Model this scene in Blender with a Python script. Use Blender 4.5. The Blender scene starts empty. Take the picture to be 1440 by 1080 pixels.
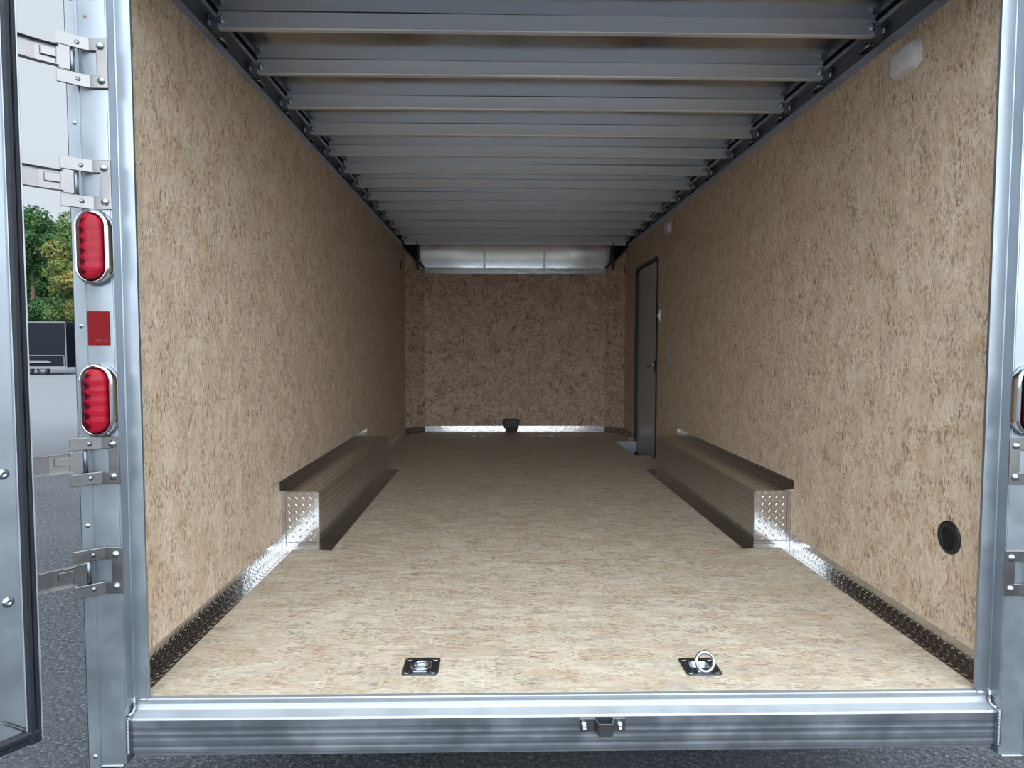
import bpy, bmesh, math, random
import numpy as np
from mathutils import Vector, Matrix

# ------------------------------------------------------------------ camera
SC = bpy.context.scene
COL = SC.collection
F_PX, PITCH, YAW, ROLL = 934.5, .0539, .0209, .0017
cam_d = bpy.data.cameras.new('camera')
cam = bpy.data.objects.new('camera', cam_d)
COL.objects.link(cam)
cam_d.sensor_width = 36.0
cam_d.lens = F_PX / 1440 * 36.0
cam_d.clip_start = .02
cam_d.clip_end = 400
_f = Vector((math.sin(YAW) * math.cos(PITCH), math.cos(YAW) * math.cos(PITCH), -math.sin(PITCH)))
_r = _f.cross(Vector((0, 0, 1))).normalized()
_u = _r.cross(_f)
_r2 = _r * math.cos(ROLL) + _u * math.sin(ROLL)
_u2 = -_r * math.sin(ROLL) + _u * math.cos(ROLL)
cam.matrix_world = Matrix(((_r2.x, _u2.x, -_f.x, -.1939), (_r2.y, _u2.y, -_f.y, 0), (_r2.z, _u2.z, -_f.z, .9643), (0, 0, 0, 1)))
SC.camera = cam
vs = SC.view_settings
vs.view_transform = 'Standard'
vs.look = 'None'
vs.gamma = 1
vs.use_curve_mapping = False
vs.exposure = .46
SC.display_settings.display_device = 'sRGB'
try:
    SC.cycles.max_bounces = 14
    SC.cycles.diffuse_bounces = 8
    SC.cycles.glossy_bounces = 6
    SC.cycles.sample_clamp_indirect = 6
except Exception:
    pass

# ------------------------------------------------------------------ overcast sky: brighter above and behind the open rear
world = bpy.data.worlds.new('sky')
SC.world = world
world.use_nodes = True
SKY_FRONT, SKY_BACK = .57, 3.1


def build_world():
    nt = world.node_tree
    nt.nodes.clear()
    N = nt.nodes.new
    L = nt.links.new
    out = N('ShaderNodeOutputWorld')
    bg = N('ShaderNodeBackground')
    tc = N('ShaderNodeTexCoord')
    dot = N('ShaderNodeVectorMath'); dot.operation = 'DOT_PRODUCT'
    dot.inputs[1].default_value = Vector((.12, -.93, .36)).normalized()
    L(tc.outputs['Generated'], dot.inputs[0])
    mr = N('ShaderNodeMapRange'); mr.interpolation_type = 'SMOOTHSTEP'
    mr.inputs['From Min'].default_value = -.35
    mr.inputs['From Max'].default_value = .95
    mr.inputs['To Min'].default_value = SKY_FRONT
    mr.inputs['To Max'].default_value = SKY_BACK
    L(dot.outputs['Value'], mr.inputs['Value'])
    ns = N('ShaderNodeTexNoise'); ns.inputs['Scale'].default_value = 1.6; ns.inputs['Detail'].default_value = 4
    mp = N('ShaderNodeMapping'); mp.inputs['Scale'].default_value = (1, 1, 2.5)
    L(tc.outputs['Generated'], mp.inputs['Vector']); L(mp.outputs['Vector'], ns.inputs['Vector'])
    nr = N('ShaderNodeMapRange'); nr.inputs['To Min'].default_value = .86; nr.inputs['To Max'].default_value = 1.14
    L(ns.outputs['Fac'], nr.inputs['Value'])
    mul = N('ShaderNodeMath'); mul.operation = 'MULTIPLY'
    L(mr.outputs['Result'], mul.inputs[0]); L(nr.outputs['Result'], mul.inputs[1])
    bg.inputs['Color'].default_value = (.87, .965, 1.05, 1)
    L(mul.outputs[0], bg.inputs['Strength'])
    L(bg.outputs[0], out.inputs[0])


build_world()

# ------------------------------------------------------------------ material helpers
MATS = {}


class NT:
    def __init__(s, name):
        s.m = bpy.data.materials.new(name)
        s.m.use_nodes = True
        s.t = s.m.node_tree
        s.b = s.t.nodes['Principled BSDF']
        s.uv = None

    def n(s, kind, **kw):
        x = s.t.nodes.new(kind)
        for k, v in kw.items():
            setattr(x, k, v)
        return x

    def l(s, a, b):
        s.t.links.new(a, b)

    def put(s, sock, v):
        if isinstance(v, bpy.types.NodeSocket):
            s.l(v, sock)
        elif v is not None:
            sock.default_value = v

    def math(s, op, a, b=None, c=None, clamp=False):
        x = s.n('ShaderNodeMath', operation=op, use_clamp=clamp)
        s.put(x.inputs[0], a); s.put(x.inputs[1], b)
        if c is not None:
            s.put(x.inputs[2], c)
        return x.outputs[0]

    def coord(s, rot=0, scale=(1, 1, 1), loc=(0, 0, 0), obj=False):
        if s.uv is None:
            s.uv = s.n('ShaderNodeTexCoord')
        a = s.n('ShaderNodeMapping')
        a.inputs['Rotation'].default_value = (0, 0, rot)
        a.inputs['Location'].default_value = loc
        s.l(s.uv.outputs['Object' if obj else 'UV'], a.inputs['Vector'])
        b = s.n('ShaderNodeVectorMath', operation='MULTIPLY')
        s.l(a.outputs[0], b.inputs[0]); b.inputs[1].default_value = scale
        return b.outputs[0]

    def noise(s, vec, scale=1, detail=2, rough=.5, dims='3D'):
        x = s.n('ShaderNodeTexNoise', noise_dimensions=dims)
        s.put(x.inputs['Vector'], vec)
        x.inputs['Scale'].default_value = scale
        x.inputs['Detail'].default_value = detail
        x.inputs['Roughness'].default_value = rough
        return x.outputs['Fac']

    def vor(s, vec, rnd=1):
        x = s.n('ShaderNodeTexVoronoi', voronoi_dimensions='2D')
        s.put(x.inputs['Vector'], vec)
        x.inputs['Scale'].default_value = 1
        x.inputs['Randomness'].default_value = rnd
        sp = s.n('ShaderNodeSeparateColor')
        s.l(x.outputs['Color'], sp.inputs[0])
        return x.outputs['Distance'], sp.outputs[0], sp.outputs[1], sp.outputs[2]

    def ramp(s, fac, stops, interp='LINEAR'):
        x = s.n('ShaderNodeValToRGB')
        x.color_ramp.interpolation = interp
        e = x.color_ramp.elements
        while len(e) < len(stops):
            e.new(.5)
        for i, (p, c) in enumerate(stops):
            e[i].position = p
            e[i].color = (*c, 1) if len(c) == 3 else c
        s.put(x.inputs[0], fac)
        return x.outputs[0]

    def mix(s, fac, a, b, mode='MIX'):
        x = s.n('ShaderNodeMix', data_type='RGBA', blend_type=mode)
        s.put(x.inputs[0], fac)
        s.put(x.inputs[6], (*a, 1) if isinstance(a, tuple) and len(a) == 3 else a)
        s.put(x.inputs[7], (*b, 1) if isinstance(b, tuple) and len(b) == 3 else b)
        return x.outputs[2]

    def maprange(s, v, a, b, c=0., d=1., smooth=True):
        x = s.n('ShaderNodeMapRange', interpolation_type='SMOOTHSTEP' if smooth else 'LINEAR')
        s.put(x.inputs[0], v)
        x.inputs[1].default_value = a; x.inputs[2].default_value = b
        x.inputs[3].default_value = c; x.inputs[4].default_value = d
        return x.outputs[0]

    def bump(s, h, strength=.3, dist=.001):
        x = s.n('ShaderNodeBump')
        x.inputs['Strength'].default_value = strength
        x.inputs['Distance'].default_value = dist
        s.l(h, x.inputs['Height'])
        s.l(x.outputs[0], s.b.inputs['Normal'])

    def set(s, **kw):
        for k, v in kw.items():
            if isinstance(v, tuple) and len(v) == 3:
                v = (*v, 1)
            s.put(s.b.inputs[k.replace('_', ' ')], v)


def plain(name, col, rough=.5, metal=0., spec=.5, var=.06, scale=30):
    """one colour with faint mottling and a slight roughness variation"""
    t = NT(name)
    c = t.coord(obj=True)
    f = t.noise(c, scale, 3)
    lo = tuple(x * (1 - var) for x in col); hi = tuple(min(1, x * (1 + var)) for x in col)
    t.set(Base_Color=t.ramp(f, [(.3, lo), (.7, hi)]), Metallic=metal, Specular_IOR_Level=spec,
          Roughness=t.maprange(f, .3, .7, rough * .88, min(1, rough * 1.12)))
    MATS[name] = t.m
    return t.m


def osb(name, along='v', wild=.2, grain=1., big=1., pale=(.715, .605, .47), tan=(.60, .46, .325), fleck=.82, dull=.45):
    """pressed strand board; the strands run along u or v, 'wild' is how far they turn away from it"""
    t = NT(name)

    def sc(a, b):
        return (a, b, 1) if along == 'v' else (b, a, 1)
    warp = t.n('ShaderNodeTexNoise', noise_dimensions='2D')
    t.l(t.coord(scale=(14, 14, 1)), warp.inputs['Vector']); warp.inputs['Scale'].default_value = 1

    def cells(ang, s, off, k):
        v = t.coord(rot=ang, scale=s, loc=(off, off * .7, 0))
        w = t.n('ShaderNodeVectorMath', operation='ADD'); t.l(v, w.inputs[0])
        q = t.n('ShaderNodeVectorMath', operation='SCALE'); t.l(warp.outputs['Color'], q.inputs[0]); q.inputs[3].default_value = k
        t.l(q.outputs[0], w.inputs[1])
        return t.vor(w.outputs[0])
    tones = [cells(a_, sc(38 * s_ / big, 11 * s_ / big), o_, .5) for a_, s_, o_ in ((-wild, 1., 0), (wild * .8, .7, 3.7), (wild * 2.0, 1.5, 9.1))]
    a = t.mix(t.math('GREATER_THAN', tones[0][2], .55), tones[0][1], tones[1][1])
    a = t.mix(t.math('GREATER_THAN', tones[2][2], .65), a, tones[2][1])
    rr = t.n('ShaderNodeSeparateColor'); t.l(a, rr.inputs[0]); tone = rr.outputs[0]
    fine = t.noise(t.coord(scale=sc(420, 40)), 1, 3, .6)
    fine2 = t.noise(t.coord(rot=wild * 1.2, scale=sc(110, 22), loc=(5, 2, 0)), 1, 4, .7)
    blotch = t.noise(t.coord(scale=(6, 6, 1), loc=(2, 7, 0)), 1, 4, .6)
    v = t.math('ADD', t.math('MULTIPLY', tone, .30), t.math('ADD', t.math('MULTIPLY', fine2, .60), .13))
    v = t.math('ADD', v, t.math('MULTIPLY', t.math('SUBTRACT', blotch, .5), .55))
    v = t.math('SUBTRACT', v, .08)
    warm = tuple(q * f for q, f in zip(tan, (.84, .70, .58)))
    col = t.ramp(v, [(.18, warm), (.38, tan), (.55, tuple((p + q) / 2 for p, q in zip(pale, tan))), (.72, pale), (.9, tuple(min(1, x * 1.12) for x in pale))])
    grey = tuple(q * f for q, f in zip(tan, (.86, .93, 1.05)))
    col = t.mix(t.math('MULTIPLY', t.maprange(t.noise(t.coord(scale=sc(22, 8), loc=(11, 3, 0)), 1, 3), .52, .68), dull), col, grey)
    m = None
    for (sx, sy, th, keep, ang, off) in [(88, 27, .36, .64, 0, 1), (140, 46, .40, .60, wild * 1.6, 5), (110, 34, .36, .68, -wild * 1.8, 8), (56, 15, .28, .80, wild * .6, 2), (200, 70, .42, .55, -wild * .5, 4), (38, 17, .21, .84, -wild, 6), (95, 14, .3, .78, wild * .3, 7)]:
        d, r, g, b = cells(ang, sc(sx / grain, sy / grain), off, .9)
        x = t.math('MULTIPLY', t.maprange(d, th * .65, th, 1, 0), t.math('GREATER_THAN', r, keep))
        x = t.math('MULTIPLY', x, t.math('ADD', .3, t.math('MULTIPLY', t.math('POWER', g, 1.5), .75)))
        m = x if m is None else t.math('MAXIMUM', m, x)
    m = t.math('MULTIPLY', m, t.maprange(t.noise(t.coord(scale=(11, 11, 1), loc=(4, 4, 0)), 1, 3), .38, .60, .40, 1.))
    dark = t.mix(tones[1][3], (.06, .030, .020), (.30, .13, .07))
    col = t.mix(t.math('MULTIPLY', m, .95 * fleck, clamp=True), col, dark)
    col = t.mix(t.math('MULTIPLY', t.maprange(fine, .40, .62, 1, 0), .16), col, (.34, .25, .17))
    t.set(Base_Color=col, Roughness=t.maprange(tone, 0, 1, .5, .62), Specular_IOR_Level=.32)
    t.bump(t.math('ADD', tone, t.math('MULTIPLY', fine, .6)), .35, .0006)
    MATS[name] = t.m
    return t.m


def tread(name, col=(.68, .675, .67), rough=.12):
    """bare checker plate; its raised bars are modelled"""
    t = NT(name)
    if t.uv is None:
        t.uv = t.n('ShaderNodeTexCoord')
    wob = t.noise(t.coord(scale=(1, 1, 1)), 22, 2)
    scr = t.noise(t.coord(scale=(1, 1, 1)), 160, 3)
    t.set(Base_Color=t.mix(t.math('MULTIPLY', scr, .3), col, (.5, .5, .5)), Metallic=1.,
          Roughness=t.math('ADD', rough, t.math('MULTIPLY', scr, .08)))
    t.bump(wob, 1., .0010)
    MATS[name] = t.m
    return t.m


def metal(name, col=(.5, .52, .55), rough=.3, along='v', brush=.06, wob=0., wscale=3, metallic=1.):
    """drawn or brushed metal with faint streaks and smudges"""
    t = NT(name)
    s = (900, 4, 1) if along == 'v' else (4, 900, 1)
    st = t.noise(t.coord(scale=s), 1, 2)
    sm = t.noise(t.coord(scale=(1, 1, 1), loc=(3, 1, 0)), 7, 4, .6)
    lo = tuple(q * (1 - brush) for q in col); hi = tuple(min(1, q * (1 + brush)) for q in col)
    mixv = t.math('ADD', t.math('MULTIPLY', st, .5), t.math('MULTIPLY', sm, .5))
    t.set(Base_Color=t.ramp(mixv, [(.3, lo), (.7, hi)]), Metallic=metallic, Roughness=t.maprange(sm, .3, .7, rough * .8, rough * 1.2))
    if wob:
        w = t.noise(t.coord(scale=(1, 1, 1), loc=(8, 8, 0)), wscale, 2, .4)
        t.bump(w, 1., wob)
    MATS[name] = t.m
    return t.m


osb('wall_board', 'v', .14)
osb('front_board', 'v', .8, 2.4, 1.5, pale=(.70, .555, .43), tan=(.53, .385, .28), fleck=.95)
osb('floor_board', 'u', .10, 1.15, 1.4, pale=(.675, .61, .485), tan=(.55, .46, .345), fleck=.62, dull=.8)
tread('tread_plate')
metal('frame_aluminium', (.34, .375, .41), .37, metallic=.85)
metal('beam_aluminium', (.36, .385, .415), .38, along='u', brush=.12)
metal('sill_aluminium', (.40, .43, .46), .36, along='u', metallic=.55)
metal('roof_sheet', (.62, .64, .66), .17, along='u', brush=.03, wob=.006, wscale=2.2)
metal('bow_steel', (.78, .80, .84), .36, along='u', brush=.04, metallic=.45)
metal('rail_steel', (.40, .43, .48), .34, along='u', brush=.18, metallic=.75)
metal('cove_sheet', (.60, .62, .63), .22, along='u', brush=.02)
metal('stainless', (.245, .235, .23), .32, along='u', brush=.05)
metal('zinc', (.40, .43, .46), .22)
metal('dark_zinc', (.22, .245, .28), .36)
metal('chrome', (.55, .57, .60), .04, brush=.01)
metal('weld', (.36, .38, .40), .3)
plain('black_rubber', (.012, .014, .02), .55, spec=.4)
plain('black_plastic', (.010, .011, .013), .42)
plain('white_lens', (.62, .58, .60), .3)
plain('white_plastic', (.75, .74, .70), .4)
plain('door_skin', (.42, .40, .37), .45, spec=.3)
plain('well_paint', (.42, .45, .50), .45)
plain('door_panel_white', (.30, .31, .33), .4)
plain('red_tape', (.155, .004, .006), .6, var=.03, spec=.15)
plain('tape_print', (.22, .05, .05), .5)
plain('grey_shell', (.30, .31, .33), .4)
plain('undercoat', (.02, .02, .02), .7)
plain('trailer_black', (.006, .008, .012), .4, spec=.12)
plain('trailer_trim', (.17, .18, .20), .45)
plain('tyre', (.02, .02, .02), .8)
plain('bark', (.09, .07, .05), .9, var=.3)
plain('rust', (.25, .15, .08), .9)


def lens_mat():
    t = NT('red_lens')
    sp = t.n('ShaderNodeSeparateXYZ'); t.coord(); t.l(t.uv.outputs['Object'], sp.inputs[0])
    z = t.math('DIVIDE', sp.outputs[2], .0262)
    x = t.math('DIVIDE', sp.outputs[0], .030)
    fz = t.math('FRACT', z)
    zig = t.math('MULTIPLY', t.math('ABSOLUTE', t.math('SUBTRACT', fz, .5)), 2)
    e = t.math('SUBTRACT', t.math('ADD', x, t.math('MULTIPLY', zig, .55)), .02)
    edge = t.maprange(e, -.35, .15)
    nz = t.noise(t.coord(obj=True), 130, 2)
    f = t.math('ADD', t.math('MULTIPLY', edge, .8), t.math('MULTIPLY', nz, .35))
    t.set(Base_Color=t.ramp(f, [(.12, (.03, .001, .005)), (.5, (.12, .002, .008)), (.95, (.29, .006, .017))]), Roughness=.2, Specular_IOR_Level=.22)
    t.bump(t.math('ADD', zig, nz), .25, .002)
    MATS['red_lens'] = t.m


lens_mat()


def asphalt():
    t = NT('asphalt')
    c = t.coord(obj=True)
    g = t.noise(c, 120, 2, .75)
    g2 = t.noise(c, 48, 2, .6)
    big = t.noise(c, .35, 4, .6)
    crack = t.noise(t.coord(obj=True, scale=(.4, 2.2, 1)), 1.2, 5, .65)
    v = t.math('ADD', t.math('MULTIPLY', g, .6), t.math('MULTIPLY', g2, .4))
    col = t.ramp(v, [(.36, (.012, .013, .016)), (.48, (.055, .059, .067)), (.58, (.115, .122, .134)), (.66, (.36, .37, .39))])
    col = t.mix(t.maprange(big, .40, .62, 0, .35), col, (.13, .138, .15))
    col = t.mix(t.maprange(crack, .64, .70, 0, .5), col, (.05, .05, .055))
    # colour made paler away from the trailer, to bounce more light into it
    sp = t.n('ShaderNodeSeparateXYZ'); t.l(t.uv.outputs['Object'], sp.inputs[0])
    r = t.math('SQRT', t.math('ADD', t.math('POWER', sp.outputs[0], 2), t.math('POWER', t.math('SUBTRACT', sp.outputs[1], 3.5), 2)))
    col = t.mix(t.maprange(r, 5.5, 16, 0, .7), col, (.25, .26, .275))
    t.set(Base_Color=col, Roughness=.8, Specular_IOR_Level=.2)
    t.bump(v, .5, .004)
    MATS['asphalt'] = t.m


asphalt()


def leaf_mat(name, a, b, c):
    t = NT(name)
    co = t.coord(obj=True)
    n1 = t.noise(co, .55, 3, .6)
    n2 = t.noise(co, 5, 2)
    v = t.math('ADD', t.math('MULTIPLY', n1, .65), t.math('MULTIPLY', n2, .35))
    t.set(Base_Color=t.ramp(v, [(.34, a), (.5, b), (.64, c)]), Roughness=.6, Specular_IOR_Level=.25)
    MATS[name] = t.m


leaf_mat('leaf_green', (.012, .045, .016), (.028, .085, .024), (.065, .14, .035))
leaf_mat('leaf_mid', (.025, .06, .018), (.06, .115, .028), (.14, .18, .045))
leaf_mat('leaf_turning', (.05, .09, .025), (.18, .17, .045), (.36, .24, .07))


# ------------------------------------------------------------------ mesh helpers
class MB:
    def __init__(s):
        s.v = []; s.f = []; s.sm = []

    def add(s, vs_, fs, smooth=False):
        k = len(s.v)
        s.v += [tuple(p) for p in vs_]
        s.f += [tuple(i + k for i in f) for f in fs]
        s.sm += [smooth] * len(fs)
        return s

    def box(s, x0, x1, y0, y1, z0, z1, M=None):
        x0, x1 = min(x0, x1), max(x0, x1); y0, y1 = min(y0, y1), max(y0, y1); z0, z1 = min(z0, z1), max(z0, z1)
        p = [Vector((x, y, z)) for z in (z0, z1) for y in (y0, y1) for x in (x0, x1)]
        if M is not None:
            p = [M @ q for q in p]
        return s.add(p, [(0, 2, 3, 1), (4, 5, 7, 6), (0, 1, 5, 4), (2, 6, 7, 3), (0, 4, 6, 2), (1, 3, 7, 5)])

    def prism(s, prof, axis, a, b, smooth=False, caps=True):
        """closed 2D profile swept along x, y or z; prof counterclockwise in (y,z), (z,x) or (x,y)"""
        n = len(prof)
        P = []
        for t in (a, b):
            for p, q in prof:
                P.append({'x': (t, p, q), 'y': (q, t, p), 'z': (p, q, t)}[axis])
        F = [(i, (i + 1) % n, n + (i + 1) % n, n + i) for i in range(n)]
        k = len(s.v)
        s.add(P, F, smooth)
        if caps:
            s.f.append(tuple(k + i for i in reversed(range(n)))); s.f.append(tuple(k + n + i for i in range(n))); s.sm += [False, False]
        return s

    def frame(s, d):
        d = Vector(d).normalized()
        a = d.orthogonal().normalized()
        return a, d.cross(a)

    def cyl(s, p0, p1, r0, r1=None, n=20, smooth=True, caps=True):
        p0 = Vector(p0); p1 = Vector(p1); r1 = r0 if r1 is None else r1
        a, b = s.frame(p1 - p0)
        P = [p + (a * math.cos(2 * math.pi * i / n) + b * math.sin(2 * math.pi * i / n)) * r for p, r in ((p0, r0), (p1, r1)) for i in range(n)]
        k = len(s.v)
        s.add(P, [(i, (i + 1) % n, n + (i + 1) % n, n + i) for i in range(n)], smooth)
        if caps:
            s.f.append(tuple(k + i for i in reversed(range(n)))); s.f.append(tuple(k + n + i for i in range(n))); s.sm += [False, False]
        return s

    def lathe(s, c, d, prof, n=24, smooth=True):
        """prof: list of (radius, height along d)"""
        c = Vector(c); d = Vector(d).normalized(); a, b = s.frame(d)
        P = [c + d * h + (a * math.cos(2 * math.pi * i / n) + b * math.sin(2 * math.pi * i / n)) * max(r, 1e-5) for r, h in prof for i in range(n)]
        F = [(j * n + i, j * n + (i + 1) % n, (j + 1) * n + (i + 1) % n, (j + 1) * n + i) for j in range(len(prof) - 1) for i in range(n)]
        return s.add(P, F, smooth)

    def tube(s, path, r, n=12, closed=False):
        path = [Vector(p) for p in path]
        m = len(path)
        rings = []
        ref = None
        for i, p in enumerate(path):
            a = path[(i - 1) % m] if closed or i else p
            b = path[(i + 1) % m] if closed or i < m - 1 else p
            d = (b - a).normalized()
            if ref is None:
                ref = d.orthogonal().normalized()
            ref = (ref - d * ref.dot(d)).normalized()
            w = d.cross(ref)
            rings.append([p + (ref * math.cos(2 * math.pi * j / n) + w * math.sin(2 * math.pi * j / n)) * r for j in range(n)])
        P = [q for g in rings for q in g]
        F = []
        for i in range(m if closed else m - 1):
            i2 = (i + 1) % m
            for j in range(n):
                F.append((i * n + j, i * n + (j + 1) % n, i2 * n + (j + 1) % n, i2 * n + j))
        k = len(s.v)
        s.add(P, F, True)
        if not closed:
            s.f.append(tuple(k + i for i in reversed(range(n)))); s.f.append(tuple(k + (m - 1) * n + i for i in range(n))); s.sm += [False, False]
        return s

    def loft(s, rings, smooth=True, cap0=False, cap1=True):
        """rings: closed loops with the same number of points"""
        n = len(rings[0])
        k = len(s.v)
        P = [q for g in rings for q in g]
        F = [(j * n + i, j * n + (i + 1) % n, (j + 1) * n + (i + 1) % n, (j + 1) * n + i) for j in range(len(rings) - 1) for i in range(n)]
        s.add(P, F, smooth)
        if cap0:
            s.f.append(tuple(k + i for i in reversed(range(n)))); s.sm.append(False)
        if cap1:
            m = (len(rings) - 1) * n
            s.f.append(tuple(k + m + i for i in range(n))); s.sm.append(False)
        return s

    def slab(s, outline, to3, th):
        """closed outline (u,v) lifted by to3(u,v,h) with thickness th"""
        return s.loft([[to3(u, v, 0) for u, v in outline], [to3(u, v, th) for u, v in outline]], smooth=False, cap0=True)

    def bars(s, o, u, v, n, ul, vl, p=.034):
        """raised bars of checker plate on a patch: two directions on offset lattices, each bar a small ridge"""
        o, u, v, n = Vector(o), Vector(u).normalized(), Vector(v).normalized(), Vector(n).normalized()
        L, w_, h = .0118, .0036, .0017
        q = .7071
        for off, sg in ((0, 1), (.5, -1)):
            for i in range(int(ul / p) + 2):
                for j in range(int(vl / p) + 2):
                    cx, cy = (i + off) * p + .004, (j + off) * p + .006
                    if not (.004 < cx < ul - .004 and .004 < cy < vl - .004):
                        continue
                    k = min(1., (min(cx, ul - cx, cy, vl - cy)) / .0085)
                    a = (u * q + v * q * sg) * L * k; b = (v * q - u * q * sg) * w_
                    c = o + u * cx + v * cy
                    P = [c - a, c - a * .55 - b, c + a * .55 - b, c + a, c + a * .55 + b, c - a * .55 + b, c - a * .5 + n * h, c + a * .5 + n * h]
                    s.add(P, [(0, 1, 6), (1, 2, 7, 6), (2, 3, 7), (3, 4, 7), (4, 5, 6, 7), (5, 0, 6)], True)
        return s

    def build(s, name, mat, parent=None, origin=None, bevel=0, M=None, seg=2):
        """vertices are world coordinates; they are stored relative to the parent (an unrotated empty) or to the origin"""
        if parent is not None:
            o3 = Vector(parent['_o']) if '_o' in parent else parent.location
        else:
            o3 = Vector(origin) if origin is not None else Vector((sum(p[0] for p in s.v) / len(s.v), sum(p[1] for p in s.v) / len(s.v), min(p[2] for p in s.v)))
        me = bpy.data.meshes.new(name)
        me.from_pydata([(p[0] - o3[0], p[1] - o3[1], p[2] - o3[2]) for p in s.v], [], s.f)
        me.polygons.foreach_set('use_smooth', s.sm)
        bm = bmesh.new(); bm.from_mesh(me)
        bmesh.ops.recalc_face_normals(bm, faces=bm.faces)
        uvl = bm.loops.layers.uv.new('UVMap')
        for f in bm.faces:
            nn = f.normal
            ax = max(range(3), key=lambda i: abs(nn[i]))
            for lp in f.loops:
                c = lp.vert.co
                x, y, z = c.x + o3[0], c.y + o3[1], c.z + o3[2]
                lp[uvl].uv = (y + (0 if x > 0 else 7.31), z + (0 if x > 0 else 3.17)) if ax == 0 else ((x, z) if ax == 1 else (x, y))
        bm.to_mesh(me); bm.free()
        me.materials.append(MATS[mat])
        o = bpy.data.objects.new(name, me)
        COL.objects.link(o)
        if parent is not None:
            o.parent = parent
            o['_o'] = list(o3)
        else:
            o.location = o3
        if bevel:
            b = o.modifiers.new('bevel', 'BEVEL'); b.width = bevel; b.segments = seg; b.limit_method = 'ANGLE'; b.angle_limit = math.radians(40)
            b.harden_normals = False
        return o


def thing(name, label, cat, loc, group=None):
    o = bpy.data.objects.new(name, None)
    COL.objects.link(o)
    o.location = loc
    o.empty_display_size = .1
    o['label'] = label; o['category'] = cat
    if group:
        o['group'] = group
    return o


def tag(o, label, cat, group=None):
    o['label'] = label; o['category'] = cat
    if group:
        o['group'] = group
    return o


def struct(o, label=None):
    o['kind'] = 'structure'
    if label:
        o['label'] = label
    return o


def copy_tree(o, parent=None):
    c = o.copy()
    COL.objects.link(c)
    if parent is not None:
        c.parent = parent
    for ch in [q for q in bpy.data.objects if q.parent == o]:
        copy_tree(ch, c)
    return c


def rrect(w, h, r, n=6):
    pts = []
    for cx, cy, a0 in ((w / 2 - r, h / 2 - r, 0), (-w / 2 + r, h / 2 - r, 90), (-w / 2 + r, -h / 2 + r, 180), (w / 2 - r, -h / 2 + r, 270)):
        for i in range(n + 1):
            a = math.radians(a0 + 90 * i / n)
            pts.append((cx + r * math.cos(a), cy + r * math.sin(a)))
    return pts


# ------------------------------------------------------------------ dimensions (metres; floor z = 0, x = 0 on the centre line)
W = 1.23            # inner wall plane
YR = 1.815          # where the boards start behind the rear jambs
YB = 7.452          # where the side walls turn into the corner panels
YF = 7.641          # front wall
C = .193            # corner cut
HP = 2.062          # top of the wall boards
ZR = 2.212          # roof sheet
ZB = 2.150          # underside of the bows
GZ = -.55           # ground
YP = 1.763          # rear face of the posts and bumper

# ---- floor, with the step well cut out beside the side door
WX0, WY0, WY1 = 1.015, 5.93, 6.815
fl = MB()
prof = [(-W, YR), (W, YR), (W, WY0), (WX0, WY0), (WX0, WY1), (W, WY1), (W, YB), (W - C, YF), (-W + C, YF), (-W, YB)]
fl.prism(prof, 'z', -.019, 0)
floor = struct(fl.build('floor', 'floor_board', origin=(0, YR, 0)))


def cut_holes(o, holes, r):
    """bore the round recesses of the tie-downs through the floor board"""
    for (x, y) in holes:
        c = MB().cyl((x, y, -.05), (x, y, .05), r, n=40).build('cutter', 'floor_board', origin=(0, 0, 0))
        md = o.modifiers.new('cut', 'BOOLEAN'); md.object = c; md.operation = 'DIFFERENCE'; md.solver = 'EXACT'
        dg_ = bpy.context.evaluated_depsgraph_get()
        me_ = bpy.data.meshes.new_from_object(o.evaluated_get(dg_))
        o.modifiers.clear()
        o.data = me_
        bpy.data.objects.remove(c)


TIE = [(-.4255, 1.968), (.418, 1.953), (-.418, 7.205), (.432, 7.205)]
cut_holes(floor, TIE, .038)

# ---- walls
o = MB().box(-W - .012, -W, YR, YB, -.01, HP).build('wall_left', 'wall_board', origin=(-W, YR, 0)); wall_l = struct(o)
MB().box(-1.297, -1.290, YP + .01, 7.76, -.15, 2.27).build('outer_skin', 'grey_shell', wall_l)
DY0, DY1, DZ0, DZ1 = 5.92, 6.86, -.145, 1.79
rw = MB()
rw.box(W, W + .012, YR, DY0 + .01, -.01, HP)
rw.box(W, W + .012, DY1 - .01, YB, -.01, HP)
rw.box(W, W + .012, DY0 + .01, DY1 - .01, DZ1 - .01, HP)
wall_r = struct(rw.build('wall_right', 'wall_board', origin=(W, YR, 0)))
MB().box(1.290, 1.297, YP + .01, 7.76, -.15, 2.27).build('outer_skin', 'grey_shell', wall_r)
wf = struct(MB().box(-W + C, W - C, YF, YF + .012, -.01, 1.876).build('wall_front', 'front_board', origin=(0, YF, 0)))
for (x, z) in [(-.743, 1.026), (-.352, 1.027), (.454, 1.029), (.854, 1.029), (-.744, .515), (-.352, .516), (.456, .516), (.858, .516), (.053, 1.541), (.456, 1.542)]:
    MB().lathe((x, YF, z), (0, -1, 0), [(.006, 0), (.005, .002), (.0001, .0025)], 10).build('screw', 'zinc', wf)
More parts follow.
